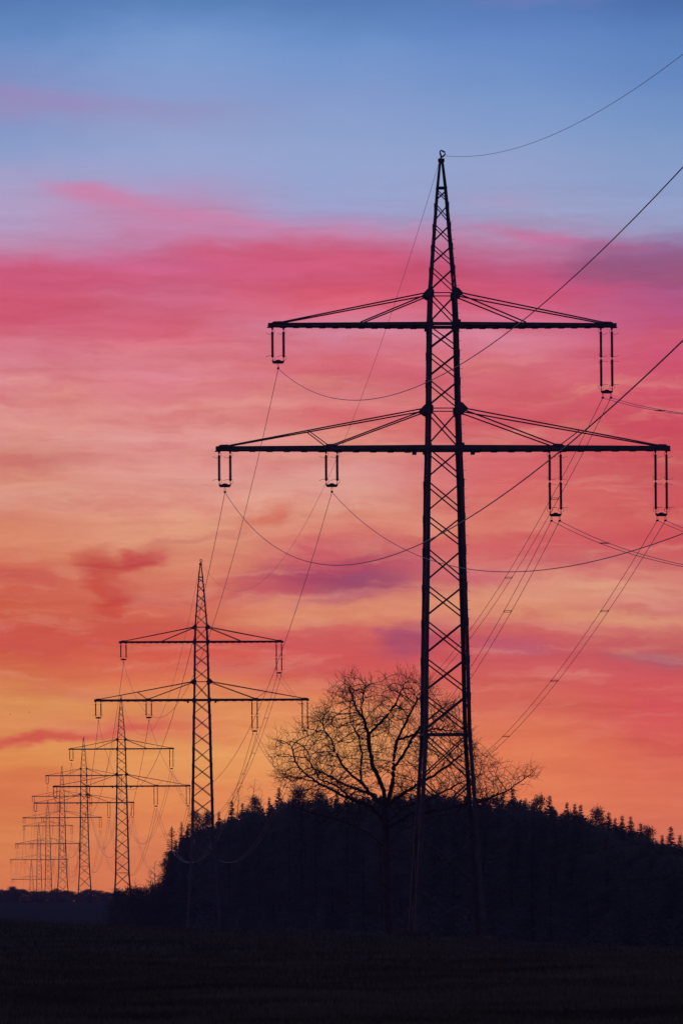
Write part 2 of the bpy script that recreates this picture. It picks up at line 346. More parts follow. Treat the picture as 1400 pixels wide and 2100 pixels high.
def add_insulators(root, cx, zb, side):
    """double string; side -1: short porcelain strings, one conductor, +1: long two-unit strings, twin conductor"""
    S = empty('insulator_set', (cx, 0, zb), 0); S.parent = root
    for dxs in (-.38, .38):
        m = MB()
        m.bar((dxs, 0, -.10), (dxs, 0, -.50), .045, .03)
        m.lathe((dxs, 0, 0), [(.02, -.13), (.09, -.15), (.05, -.3), (.02, -.36)], 8)
        units = [(-.48, -2.12)] if side < 0 else [(-.45, -2.12), (-2.36, -4.10)]
        for z0, z1 in units:
            prof = [(.03, z0+.06), (.085, z0+.02), (.09, z0-.08)]
            z = z0-.1
            while z > z1+.1:
                prof += [(.07, z), (.115, z-.035), (.075, z-.04)]; z -= .075
            prof += [(.09, z1+.06), (.085, z1-.03), (.025, z1-.1)]
            m.lathe((dxs, 0, 0), prof, 10)
        if side > 0: m.bar((dxs, 0, -2.15), (dxs, 0, -2.32), .035, .03)
        zl = units[-1][1]
        m.bar((dxs, 0, zl), (dxs*.97, 0, zl-.32), .04, .03)
        m.build('insulator_string', CERAM, S, False)
        d = side                                               # arcing horns, each a bent rod
        def horn(pts, r):
            h = MB(); h.tube(pts, r, 5); h.build('arcing_horn', STEEL, S)
        tops = [(-.55, 1)] if side < 0 else [(-.55, 1), (-2.08, .6), (-2.45, -.6)]
        for zz, q in tops:
            horn([(dxs+d*.45, 0, zz+.03*q), (dxs+d*.18, 0, zz-.06*q-.02), (dxs, 0, zz), (dxs-d*.12, 0, zz-.03), (dxs-d*.16, 0, zz+.12*q), (dxs-d*.12, 0, zz+.26*q), (dxs, 0, zz+.28*q)], .0125)
        zz = zl+.02
        horn([(dxs+d*.48, 0, zz+(.05 if side > 0 else -.07)), (dxs+d*.2, 0, zz+.03), (dxs, 0, zz)]+([(dxs-d*.16, 0, zz), (dxs-d*.19, 0, zz-.12), (dxs-d*.12, 0, zz-.27), (dxs, 0, zz-.28)]), .014)
        if side > 0: horn([(dxs, 0, zz), (dxs+.16, 0, zz), (dxs+.19, 0, zz-.12), (dxs+.12, 0, zz-.27), (dxs, 0, zz-.28)], .012)
    zy = -2.38 if side < 0 else -4.42
    y = MB()
    y.prism([(-.42, zy), (-.30, zy-.05), (-.18, zy-.03), (-.08, zy+.03), (.08, zy+.03), (.18, zy-.03), (.30, zy-.05), (.42, zy), (.41, zy-.14), (.32, zy-.24), (-.32, zy-.24), (-.41, zy-.14)], -.03, .03)
    y.build('yoke_plate', STEEL, S)
    za = -2.93 if side < 0 else -4.95
    for dxs in ((0,) if side < 0 else (-.28, .28)):
        c = MB()
        c.tube([(dxs, 0, zy-.2), (dxs-.05, 0, zy-.34), (dxs-.03, 0, za+.02)], .014, 5); c.tube([(dxs, 0, zy-.2), (dxs+.05, 0, zy-.34), (dxs+.03, 0, za+.02)], .014, 5)
        c.prism([(dxs-.07, za+.05), (dxs+.07, za+.05), (dxs+.08, za-.05), (dxs-.08, za-.05)], -.16, .16)
        c.build('suspension_clamp', STEEL, S)
    return S

def make_pylon():
    root = empty('power_pylon', PB[0], YAW)
    for sx in (-1, 1):
        for sy in (-1, 1):
            m = MB(); zs = [a for a, b in WT][:-1]
            for a, b in zip(zs[:-1], zs[1:]):
                w = .27 if b <= 0 else (.22 if b <= 317 else .15)
                m.angle(corner(a, sx, sy), corner(b, sx, sy), w, sx, sy)
            for q in NODES[2:-1]:                              # splice plates that break the outline of the leg
                p = corner(q-8, sx, sy); m.bar(p+Vector((sx*.012, -sy*.08, -.28)), p+Vector((sx*.012, -sy*.08, .28)), .03, .16, Vector((0, 1, 0)))
            if sx > 0 and sy < 0:
                z = -960
                while z < 470:                                 # climbing pegs on one leg
                    p = corner(z, sx, sy); m.bar(p, p+Vector((.17, 0, 0)), .02); z += 19
            l = m.build('leg', STEEL, root)
            f = MB(); p = corner(-1005, sx, sy)
            f.lathe((p.x, p.y, 0), [(.0, .10), (.32, .10), (.35, .06), (.36, -1.6)], 12); f.build('footing', CONC, l)
    m = MB()
    def facepts(z, face, s):
        w = wid(z)/2
        return Vector((s*w, face*w, Z(z)))
    for fi, (face, axis) in enumerate(((-1, 0), (1, 0), (-1, 1), (1, 1))):
        for i, (a, b) in enumerate(zip(NODES[1:-1], NODES[2:])):
            bw = .095 if a < 90 else (.085 if a < 330 else .07)
            if a < -583: bw = .11
            for s in (-1, 1):
                A = facepts(a-5, face, s*.93); B = facepts(b+5, face, -s*.93)
                if axis: A = Vector((A.y, A.x, A.z-.5 if b > -990 else A.z)); B = Vector((B.y, B.x, B.z-.5 if b > -990 else B.z))
                off = Vector((0, face*.02*s, 0)) if not axis else Vector((face*.02*s, 0, 0))
                m.bar(A+off, B+off, bw, .02, (Vector((0, 1, 0)) if not axis else Vector((1, 0, 0))))
        for z, bw in ((535, .12), (317, .07), (80, .07), (-587, .13)):
            A = facepts(z, face, -.97); B = facepts(z, face, .97)
            if axis: A = Vector((A.y, A.x, A.z)); B = Vector((B.y, B.x, B.z))
            m.bar(A, B, .03, bw)
    m.build('lattice_bracing', STEEL, root)
    # gusset plates where the ties meet the legs
    for z, k in ((317, .85), (80, 1.02)):
        w = wid(z)/2
        for sy in (-1, 1):
            for sx in (-1, 1):
                pl = [(sx*(w-.34*k), Z(z)+.16), (sx*(w-.1), Z(z)+.42*k), (sx*(w+.08), Z(z)+.4*k), (sx*(w+.46*k), Z(z)+.02), (sx*(w+.42*k), Z(z)-.14), (sx*(w+.1), Z(z)-.34*k), (sx*(w-.26), Z(z)-.4*k), (sx*(w-.34*k), Z(z)-.16)]
                m = MB(); m.prism(pl, sy*(w+.03)-.012, sy*(w+.03)+.012); m.build('gusset_plate', STEEL, root)
    for z in (253, 0):
        w = wid(z)/2
        for sy in (-1, 1):
            for sx in (-1, 1):
                m = MB(); m.prism([(sx*(w-.34), Z(z)-.12), (sx*(w-.26), Z(z)+.3), (sx*(w+.14), Z(z)+.3), (sx*(w+.14), Z(z)-.3), (sx*(w-.1), Z(z)-.32)], sy*(w+.03)-.012, sy*(w+.03)+.012); m.build('gusset_plate', STEEL, root)
    # crossarms
    for zc, tip, mid, tz, strut, bh in ((253, 357, 170, 64, 0, .22), (0, 466, 232, 80, 279, .27)):
        for sx in (-1, 1):
            m = MB(); w = wid(zc)/2; T_ = tip*PX
            def chord(x): return w+(.28-w)*(x-w)/(T_-w)
            for sy in (-1, 1):
                m.bar((sx*.0, sy*(w+.05), Z(zc)), (sx*w, sy*(w+.05), Z(zc)), .08, bh)
                m.bar((sx*w, sy*(w+.05), Z(zc)), (sx*T_, sy*.33, Z(zc)), .09, bh)
                m.bar((sx*w, sy*(w+.05), Z(zc)+bh/2), (sx*T_, sy*.33, Z(zc)+bh/2), .14, .025)
            k = 12; xs = [w+(T_-w-.1)*i/k for i in range(k+1)]
            for i in range(k):
                s = 1 if i % 2 else -1
                m.bar((sx*xs[i], s*chord(xs[i]), Z(zc)-bh/2-.01), (sx*xs[i+1], -s*chord(xs[i+1]), Z(zc)-bh/2-.02), .08, .03)
                m.bar((sx*xs[i+1], -chord(xs[i+1]), Z(zc)-bh/2-.035), (sx*xs[i+1], chord(xs[i+1]), Z(zc)-bh/2-.035), .42, .02)
            m.bar((sx*(T_-.02), -.42, Z(zc)), (sx*(T_-.02), .42, Z(zc)), .1, bh+.03)
            for cx in ([338] if not strut else [449, mid]):       # cross members that carry the insulators
                for q in (-.38, .38):
                    x = cx*PX+q; m.bar((sx*x, -chord(x)-.05, Z(zc)-bh/2+.02), (sx*x, chord(x)+.05, Z(zc)-bh/2+.02), .12, .1)
                m.prism([(sx*(cx*PX-.4), Z(zc)+bh/2), (sx*(cx*PX-.2), Z(zc)+bh/2+.14), (sx*(cx*PX+.3), Z(zc)+bh/2+.12), (sx*(cx*PX+.5), Z(zc)+bh/2)], -chord(cx*PX)-.02, -chord(cx*PX)+.02)
            if strut:
                m.bar((sx*2.0, -.15, Z(zc)-bh/2-.14), (sx*2.0, .15, Z(zc)-bh/2-.14), .28, .28)
            arm = m.build('crossarm', STEEL, root)
            wz = wid(zc+tz)/2; xt = tip*PX-.75
            def tie(a, b, w_):
                t = MB(); t.bar(a, b, w_, w_); t.build('tie_rod', STEEL, arm)
            for sy in (-1, 1):
                A = Vector((sx*(wz+.2), sy*(wz+.03), Z(zc+tz))); B = Vector((sx*xt, sy*chord(xt), Z(zc)+bh/2+.05))
                tie(A, B, .085)
                Cc = Vector((sx*mid*PX, sy*chord(mid*PX), Z(zc)+bh/2+.03)); A2 = A+Vector((-sx*.05, 0, -.1))
                tie(A2, Cc, .085)
                if strut:
                    f = (strut*PX-abs(A.x))/(xt-abs(A.x)); P = A+(B-A)*f
                    tie(P, Vector((sx*(mid*PX+.15), sy*chord(mid*PX), Z(zc)+bh/2)), .06)
    # earth wire peak
    m = MB()
    w = wid(590)/2
    m.bar((-w-.06, 0, Z(592)), (w+.06, 0, Z(592)), w*2, .22)
    m.build('peak_cap', STEEL, root)
    c = MB()
    c.tube([(-.06, 0, Z(594)), (.0, 0, Z(599)), (-.06, 0, Z(606)), (-.07, 0, Z(611)), (.04, 0, Z(612)), (.25, 0, Z(608.5)), (.27, 0, Z(605)), (.14, 0, Z(600)), (.0, 0, Z(598))], .06, 6)
    c.build('earth_wire_clamp', STEEL, root)
    for cx, zc, bh in ((338, 253, .22), (449, 0, .27), (230, 0, .27)):
        for sx in (-1, 1): add_insulators(root, sx*cx*PX, Z(zc)-0.0, sx)
    return root
PLAB = ['nearest and largest lattice power pylon, standing at the field edge beside the bare tree',
 'second nearest lattice pylon, rising above the left end of the wood',
 'third lattice pylon of the row, its whole tower showing just left of the larches',
 'fourth lattice pylon counting from the camera, standing behind the hedge left of the third',
 'fifth lattice pylon counting from the camera, small against the orange sky',
 'sixth lattice pylon counting from the camera, thin and close right of the seventh',
 'seventh lattice pylon counting from the camera, thin and faint near the horizon',
 'farthest lattice pylon, tiny, only its top arms clear of the treeline at left']
proto = make_pylon()
for i in range(8):
    o = proto if i == 0 else copy_tree(proto, None, () if i == 1 else ('arcing_horn', 'suspension_clamp') if i < 4 else ('arcing_horn', 'suspension_clamp', 'yoke', 'gusset'))
    o.location = PB[i]; o.rotation_euler = (0, 0, YAW)
    tag(o, PLAB[i], 'power pylon', 'lattice pylons in a row receding to the left')

# ------------------------------------------------------------------ conductors
def A_(C, ox, oz): return C + Vector((ox*math.cos(YAW), ox*math.sin(YAW), oz))
Lx = 338*PX; Lo = 449*PX; Lm = 230*PX; ZU = 253*PX
WIRES = [  # name words, offset x, offset z, twin?, sag for the first span and for the others (at 371 m)
 ('thin earth wire from tip to tip', 0.0, 602*PX, 0, 15.38, 14.2),
 ('upper left single cable', -Lx, ZU-2.96, 0, 15.11, 14.9),
 ('outer left single cable of the lower arms', -Lo, -2.96, 0, 14.65, 14.7),
 ('inner left single cable of the lower arms', -Lm, -2.96, 0, 15.03, 14.7),
 ('upper right twin cable', Lx, ZU-4.95, 1, 13.24, 13.9),
 ('inner right twin cable of the lower arms', Lm, -4.95, 1, 12.94, 13.9),
 ('outer right twin cable of the lower arms', Lo, -4.95, 1, 12.94, 13.9)]
ORD = ['nearest', 'second', 'third', 'fourth', 'fifth', 'sixth', 'seventh', 'farthest']
def cable_pts(A, B, S, n):
    out = []
    for i in range(n+1):
        t = i/n; p = A+(B-A)*t; p.z -= 4*S*t*(1-t); out.append(p)
    return out
for wname, ox, oz, twin, S0, S1 in WIRES:
    for k in range(8):
        if k == 0: Ca, Cb, S = PC[0], PREV, S0; where = 'from nearest pylon to right picture edge'
        else:
            Ca, Cb = PC[k-1], PC[k]; S = S1*((Cb-Ca).length/371)**2
            where = 'between the %s and %s pylons' % (ORD[k-1], ORD[k])
        n = 80 if k < 2 else (48 if k < 4 else 24)
        rad = (.013 if oz > 15 else .0185)
        rad = rad*(1.0 if k < 2 else 1.5)
        if not twin:
            m = MB(); m.tube(cable_pts(A_(Ca, ox, oz), A_(Cb, ox, oz), S, n), rad, 5)
            o = m.build('earth_wire' if oz > 15 else 'power_cable', ALU, None, True)
            o.location = (0, 0, 0)
            tag(o, '%s %s' % (wname, where), 'power cable', 'cables hung from pylon to pylon')
        else:
            a0 = A_(Ca, ox, oz); e = empty('twin_power_cable', a0)
            tag(e, '%s %s' % (wname, where), 'power cable', 'cables hung from pylon to pylon')
            P = []
            for q in (-.28, .28):
                pts = [p-a0 for p in cable_pts(A_(Ca, ox+q, oz), A_(Cb, ox+q, oz), S, n)]; P.append(pts)
                m = MB(); m.tube(pts, rad*1.05, 5); m.build('conductor', ALU, e, True)
            if k < 3:
                for f in ([.083, .17, .27, .37, .47, .57, .67, .77, .87] if k else [.07, .19, .31, .43, .55, .67, .8]):
                    def at(c, f):
                        i = min(int(f*n), n-1); return c[i].lerp(c[i+1], f*n-i)
                    m = MB(); a = at(P[0], f-.0008); b = at(P[1], f-.0008); c_ = at(P[0], f+.0008); d_ = at(P[1], f+.0008)
                    m.bar(a, b, .035); m.bar(c_, d_, .035); m.bar(a, c_, .05); m.bar(b, d_, .05)
                    m.build('spacer', STEEL, e)

# ------------------------------------------------------------------ conifers
def leafcloud(cs, dirs, ln, wd_):
    """one narrow triangle per entry: base centre cs, direction dirs, length ln, width wd_"""
    n = len(cs); rnd = np.random.normal(size=(n, 3)); side = np.cross(dirs, rnd); side /= np.linalg.norm(side, axis=1)[:, None]+1e-9
    a = cs-side*(wd_/2)[:, None]; b = cs+side*(wd_/2)[:, None]; c = cs+dirs*ln[:, None]
    return np.stack([a, b, c], 1).reshape(-1, 3)
def conifer(H_=25.0, rmax=2.6, sparse=1.0, seed=0, droop=.28, leaf=1.0, shape=1.0):
    rs = np.random.RandomState(seed); C, D, Ln, Wd = [], [], [], []
    m = MB(); m.tube([(0, 0, -1.5), (0, 0, H_*.4), (.05, 0, H_*.75), (0, .03, H_)], [.26, .17, .07, .012], 6)
    z = 1.8
    while z < H_-.15:
        f = (H_-z)/H_
        r = rmax*min(1, (f*1.55)**.8)*(1-.25*max(0, f-.6))*shape
        r = max(r, .32*min(1, f*30+.3))
        nb = int((9 if f > .1 else 7)*sparse+.5)
        a0 = rs.rand()*6.28
        for b in range(nb):
            a = a0+b*6.283/nb+rs.normal()*.25; rr = r*(.55+.6*rs.rand())
            if rs.rand() < .08: continue
            dr = droop*(.6+.8*rs.rand())*(1 if f > .12 else -1.2)
            d = np.array([math.cos(a), math.sin(a), 0]); up = np.array([0, 0, 1.0]); sd_ = np.array([-d[1], d[0], 0])
            n = max(3, int(rr*(3.4 if leaf >= 1 else 4)))
            pp = []; zj = rs.uniform(-.2, .2)*min(1, f*12)
            for i in range(n+1):
                t = (i+.4)/(n+.4); p = up*(z+zj+rs.normal()*.02) + d*rr*t + up*(-dr*rr*t*(1.2-.55*t*t))
                pp.append(p)
                for s in (-1, 1, 0):
                    dd = d*(.7+.2*rs.rand()) + sd_*s*(.8*rs.rand()+.2) + up*(-.35*rs.rand()*(1 if droop > 0 else -1)+.05)
                    dd /= np.linalg.norm(dd); C.append(p); D.append(dd)
                    Ln.append((.32+.3*rs.rand())*(1.1-.5*t)*min(1, rr+.15)*(1 if s else 1.2)*(leaf if leaf < 1 else 1)); Wd.append((.13+.1*rs.rand())*leaf*min(1, rr+.25))
            if f > .05 and b % 2 == 0 or leaf < 1: m.tube([Vector((0, 0, z))]+[Vector(p) for p in pp[::max(1, n//2)]], [.06 if leaf < 1 else .035]+[.04 if leaf < 1 else .022]*len(pp[::max(1, n//2)]), 3, False)
        z += (.20+.36*f)*(1/sparse**.4)*(.8+.4*rs.rand())
    return m, leafcloud(np.array(C), np.array(D), np.array(Ln), np.array(Wd))
def broad_pine(H_=24.0, seed=0, rad=3.0, base=.35, nleaf=150, leafs=.34):
    """round, clumpy crown on a forked trunk"""
    rs = np.random.RandomState(seed); m = MB(); C, D, Ln, Wd = [], [], [], []
    m.tube([(0, 0, -1.5), (.1, 0, H_*.5), (-.1, .1, H_*.93)], [.3, .2, .05], 6)
    for i in range(34):
        f = base+(1-base)*(i+.5)/34; z = H_*f; prof = math.sin(math.pi*min(1, (f-base)/(1-base)*.80+.16))**.7
        a = rs.rand()*6.28; r = rad*prof*(.35+.6*rs.rand())
        c = np.array([math.cos(a)*r, math.sin(a)*r, z-.4]); m.tube([(0, 0, z-1.2), tuple(c)], [.06, .02], 4, False)
        k = int(nleaf*(.5+rs.rand())); q = rs.normal(size=(k, 3))*np.array([.62, .62, .42])*(.75+.5*prof)
        dd = q+rs.normal(size=(k, 3))*.4; dd[:, 2] += .25; dd /= np.linalg.norm(dd, axis=1)[:, None]
        C.append(c+q); D.append(dd); Ln.append(leafs*(.6+.7*rs.rand(k))); Wd.append(.15*(.6+.7*rs.rand(k)))
    return m, leafcloud(np.concatenate(C), np.concatenate(D), np.concatenate(Ln), np.concatenate(Wd))

PROTO = []
for i in range(5):
    m, lv = conifer(25, 2.3+.15*i, 1.0, 11+i, .26, 1.0); PROTO.append((m, lv, SPRUCE, 'spruce_tree', 25.0))
for i in range(3):
    m, lv = broad_pine(24, 40+i, 2.6+.3*i, .35, 270); PROTO.append((m, lv, PINE, 'pine_tree', 24.0))
for i in range(2):
    m, lv = conifer(25, 3.9, .8, 71+i, .5, .3, 1.1); PROTO.append((m, lv, LARCH, 'larch_tree', 25.0))
for i in range(3):
    m, lv = broad_pine(9, 90+i, 2.6, .05, 150, .42); PROTO.append((m, lv, BUSH, 'hedge_shrub', 9.0))
PM = []
for m, lv, mat, nm, hh in PROTO:
    me1 = bpy.data.meshes.new(nm+'_trunk'); me1.from_pydata([tuple(v) for v in m.v], [], m.f); me1.materials.append(BARK)
    T = np.arange(len(lv)).reshape(-1, 3)
    o = np_obj('crown', lv, T, mat); me2 = o.data; bpy.data.objects.remove(o)
    PM.append((me1, me2))
def plant(pi, x, y, z, height, width=1.0, label=None, group=None):
    nm = PROTO[pi][3]; e = empty(nm, (x, y, z), random.random()*6.28)
    s = height/PROTO[pi][4]; e.scale = (width, width, s)
    cat = {'spruce_tree': 'spruce', 'pine_tree': 'pine', 'larch_tree': 'larch', 'hedge_shrub': 'shrub'}[nm]
    tag(e, label, cat, group)
    for me, n in ((PM[pi][0], 'trunk'), (PM[pi][1], 'crown')):
        o = bpy.data.objects.new(n, me); COL.objects.link(o); o.parent = e
    return e

RIDGE = [(335,1795),(345,1760),(358,1722),(375,1698),(400,1695),(430,1690),(460,1672),(500,1662),(540,1645),(580,1640),(640,1634),(700,1630),(800,1626),(900,1624),(1000,1627),(1050,1636),(1120,1646),(1170,1664),(1220,1678),(1260,1692),(1310,1702),(1350,1722),(1400,1728),(1500,1760),(1800,1790)]
RX = [a for a, b in RIDGE]; RY = [b for a, b in RIDGE]
def dfront(u): return float(np.interp(u, [330, 500, 700, 1000, 1400, 1800], [1000, 935, 850, 760, 660, 600]))
# tall tops that stand clear on the skyline: u, v, kind, width, label
SPIRES = [
 (405,1663,5,.9,'dark bushy pine between the legs of the second pylon, left one'),
 (347,1756,1,.8,'lowest dark spruce closing the left end of the wood'),
 (360,1722,2,.85,'second dark spruce up from the left end of the wood, behind the larches'),
 (371,1706,0,.8,'third dark spruce up from the left end of the wood'),
 (385,1690,3,.85,'dark spruce just left of the second pylon left leg'),
 (425,1664,6,.75,'dark pine at the right leg of the second pylon'),
 (449,1663,0,.7,'small spruce just right of the second pylon on the rising wood edge'),
 (475,1640,1,.85,'pointed spruce with a bare leader, first tall top right of the second pylon'),
 (497,1645,2,.7,'narrow spruce tip in the dip left of the bare tree'),
 (522,1634,5,.85,'round topped pine on the skyline left of the bare tree'),
 (552,1634,3,.7,'low spruce top beside the tall spire under the bare tree left branches'),
 (571,1613,4,.95,'tallest pointed spruce spire under the left branches of the bare tree'),
 (592,1640,1,.7,'low spruce top right of the tall spire, below the left branches'),
 (615,1615,6,1.0,'broad dark treetop on the skyline below the left limb of the bare tree'),
 (655,1622,7,.9,'blocky treetop right of the broad one, behind the left branches'),
 (690,1622,0,.8,'spruce top behind the lowest left branches of the bare tree'),
 (1031,1622,1,.8,'thin spruce top just right of the nearest pylon leg'),
 (1051,1615,2,.8,'tall thin spruce tip right of the nearest pylon, under the right branches'),
 (1077,1637,3,.8,'small pointed spruce left of the paired round tops on the right skyline'),
 (1099,1633,5,.85,'round top, left of a close pair on the right skyline'),
 (1126,1630,4,.9,'highest treetop of the right skyline, crowned by a short spike'),
 (1162,1644,1,.7,'slim spruce with open branches, right of the highest right treetop'),
 (1178,1646,0,.75,'pointed spruce, left one of two standing close on the right slope'),
 (1190,1649,2,.75,'pointed spruce, right one of two standing close on the right slope'),
 (1221,1657,6,.8,'leaning round treetop half way down the right slope'),
 (1248,1665,3,.75,'spruce spire on the right slope, first of four in a line'),
 (1261,1676,1,.6,'shortest spruce of the four in a line on the right slope'),
 (1275,1671,0,.75,'third spruce of the four in a line on the right slope'),
 (1293,1673,4,.75,'last spruce of the four in a line on the right slope'),
 (1313,1687,2,.65,'short spruce tip above the low end of the wood at right'),
 (1328,1694,7,.7,'round top at the low end of the wood at right'),
 (1357,1712,3,.6,'small spruce in the gap before the last tall one at right'),
 (1375,1694,1,.8,'tall lone spruce near the right edge of the picture'),
 (1394,1711,0,.7,'spruce touching the right edge of the picture')]
for u, v, pi, w, lab in SPIRES:
    d = dfront(u)+18+random.random()*8; p = W(u, v, d); z = H(p.x, p.y)-.3
    plant(pi, p.x, p.y, z, p.z-z, w*(1.2 if pi < 5 else .9), lab, 'trees on the skyline of the wood')
cnt = 0
mass = []
for row in range(13):
    u = 352.0
    while u < 1760:
        d = dfront(u)+row*5.5+random.uniform(-2, 2)
        inside = u < 1425
        rv = float(np.interp(u, RX, RY))
        low = {0: 60, 1: 40, 2: 27, 3: 19}.get(row, 17)
        v = rv+low*(.1+1.3*random.random())
        p = W(u, v, d); z = H(p.x, p.y)-.3; hgt = max(7.0, p.z-z)
        pi = random.choice([0, 1, 2, 3, 4]*3+[5, 6, 7]); w = random.uniform(.85, 1.3)
        if inside and row < 7 and cnt < 255:
            if row < 3: lab, g_ = 'dark conifer in the front edge of the wood, lost among its neighbours', 'trees at the front edge of the wood'
            else: lab, g_ = 'dark conifer in the upper slope of the wood, its top just under the skyline', 'trees under the skyline of the wood'
            plant(pi, p.x, p.y, z, hgt, w, lab, g_); cnt += 1
        elif row < 11 and u > 380: mass.append((pi, p.x, p.y, z, hgt, w))
        u += F*(random.uniform(2.3, 3.4) if row < 6 else random.uniform(1.3, 2.2))/d
for k_ in range(520):                                          # undergrowth that closes the foot of the wood
    u = random.uniform(350, 1600); d = dfront(u)+random.uniform(0, 60)**1.0; p = W(u, 1800, d); mass.append((random.choice([10, 11, 12]), p.x, p.y, H(p.x, p.y)-1.0, random.uniform(4, 8), random.uniform(.8, 1.2)))
# the rest of the wood, as one mass
VS = []
for pi, x, y, z, hgt, w in mass:
    lv = PROTO[pi][1].reshape(-1, 3, 3); lv = lv[np.random.rand(len(lv)) < .2]
    c = lv.mean(1, keepdims=True); lv = c+(lv-c)*1.9
    v = lv.reshape(-1, 3).copy(); a = random.random()*6.28
    v[:, 0], v[:, 1] = w*(v[:, 0]*math.cos(a)-v[:, 1]*math.sin(a)), w*(v[:, 0]*math.sin(a)+v[:, 1]*math.cos(a))
    v[:, 2] *= hgt/PROTO[pi][4]; VS.append(v+np.array([x, y, z]))
VS = np.concatenate(VS); tag(np_obj('woodland', VS, np.arange(len(VS)).reshape(-1, 3), SPRUCE), 'dense dark conifer wood filling the slope behind its front trees', 'woodland', kind='stuff')

# larches at the left end of the wood
for u, v, d, w, pi, lab in ((352, 1694, 1006, 1.0, 8, 'bare reddish larch at the left end of the wood, drooping boughs to the left'),
                        (372, 1684, 1014, .85, 9, 'bare larch behind the leftmost one, its top just higher'),
                        (338, 1758, 1004, .85, 9, 'short bare larch leaning out lowest at the left end of the wood')):
    p = W(u, v, d); z = H(p.x, p.y)-.3; plant(pi, p.x, p.y, z, p.z-z, w, lab, 'larches at the left end of the wood')
# shrubs and hedge trees down to the left
hn = 0
HEDGE = [(326,1800,1003),(312,1806,1004),(300,1812,1005),(288,1816,1006),(276,1812,1007),(264,1812,1010),(250,1822,1012),(238,1826,1015),(306,1826,985),(322,1822,985),(335,1815,985),(290,1830,985),
 (272,1830,985),(345,1800,990),(356,1790,990)]
x = -16
while x < 240:
    HEDGE.append((x, 1829+3*math.sin(x*.09)+random.uniform(-4, 4)-(4 if x < 40 else 0), 1915+random.uniform(-15, 15))); x += random.uniform(6, 10)
HEDGE[20] = (HEDGE[20][0], 1819, 1900)
for i, (u, v, d) in enumerate(HEDGE):
    if 240 < u < 345: v += 9
    p = W(u, v, d); z = H(p.x, p.y)-.3; hgt = max(3.0, p.z-z)
    if d < 1500: lab, g_ = 'dark shrub in the thicket stepping down left from the wood', 'shrubs left of the wood'
    else: lab, g_ = 'far hedge tree on the horizon under the small pylons', 'far hedge trees on the horizon'
    plant(random.choice([10, 11, 12]), p.x, p.y, z, hgt, (.75 if d < 1500 else 1.0)*random.uniform(.8, 1.2), lab, g_)

# ------------------------------------------------------------------ bare trees by space colonisation
def grow(limbs, attr, step, infl, kill, iters=120, seed=1, tip=.010, power=2.25, jitter=.12, up=.0):
    rs = np.random.RandomState(seed)
    P = []; par = []
    for base, pts in limbs:                                     # base: index into P by nearest point
        pts = [Vector(p) for p in pts]
        if P: j = min(range(len(P)), key=lambda i: (P[i]-pts[0]).length_squared)
        else: P.append(pts[0]); par.append(-1); j = 0
        cur = P[j]
        for q in pts[1:] if len(P) == 1 or base else pts:
            n = max(1, int((q-cur).length/step)); a = cur.copy()
            for i in range(1, n+1):
                p = a.lerp(q, i/n)+Vector(rs.normal(size=3)*step*.13); P.append(p); par.append(j); j = len(P)-1
            cur = P[j]
    ch_ = [[] for _ in P]
    for i, p in enumerate(par):
        if p >= 0: ch_[p].append(i)
    A = [Vector(a) for a in attr]; alive = list(range(len(A)))
    for it in range(iters):
        kd = kdtree.KDTree(len(P))
        for i, p in enumerate(P): kd.insert(p, i)
        kd.balance()
        acc = {}; keep = []
        for ai in alive:
            q, i, d = kd.find(A[ai])
            if d < kill: continue
            keep.append(ai)
            if d < infl:
                v = (A[ai]-P[i]).normalized()
                acc[i] = acc.get(i, Vector((0, 0, 0)))+v
        alive = keep
        if not acc: break
        for i, v in acc.items():
            if v.length < 1e-3: continue
            vn = v.normalized()
            if len(ch_[i]) >= 3 or any((P[c]-P[i]).normalized().dot(vn) > .82 for c in ch_[i]): continue
            v = vn+Vector(rs.normal(size=3)*jitter)+Vector((0, 0, up))
            if par[i] >= 0: v += (P[i]-P[par[i]]).normalized()*.95
            P.append(P[i]+v.normalized()*step*(.8+.4*rs.rand())); par.append(i); ch_.append([]); ch_[i].append(len(P)-1)
    ch = [[] for _ in P]
    for i, p in enumerate(par):
        if p >= 0: ch[p].append(i)
    rad = [0.0]*len(P)
    for i in range(len(P)-1, -1, -1):
        rad[i] = tip if not ch[i] else (sum(rad[c]**power for c in ch[i]))**(1/power)
    return P, par, ch, rad
def skeleton_mesh(P, par, ch, rad, lo=0.0, hi=9.0, rmax=9.0):
    """one continuous strand of tube for every chain of nodes whose radius lies in [lo, hi)"""
    m = MB(); 
    for i in range(len(P)):
        if par[i] < 0 or not ch[par[i]]: continue
    roots = [i for i, p in enumerate(par) if p < 0]
    stack = [(r, None) for r in roots]
    while stack:
        i, pre = stack.pop()
        chain = ([pre] if pre is not None else [])+[i]
        while ch[i]:
            big = max(ch[i], key=lambda c: rad[c])
            for c in ch[i]:
                if c != big: stack.append((c, i))
            i = big; chain.append(i)
        rr = [rad[c] for c in chain]
        if pre is not None: rr[0] = rr[1]
        seg = [(c, r) for c, r in zip(chain, rr) if lo <= r < hi]
        if len(seg) < 2: continue
        big = seg[0][1]; k = 10 if big > .15 else (6 if big > .05 else (4 if big > .02 else 3))
        m.tube([P[c] for c, r in seg], [min(r, rmax) for c, r in seg], k, False)
    return m

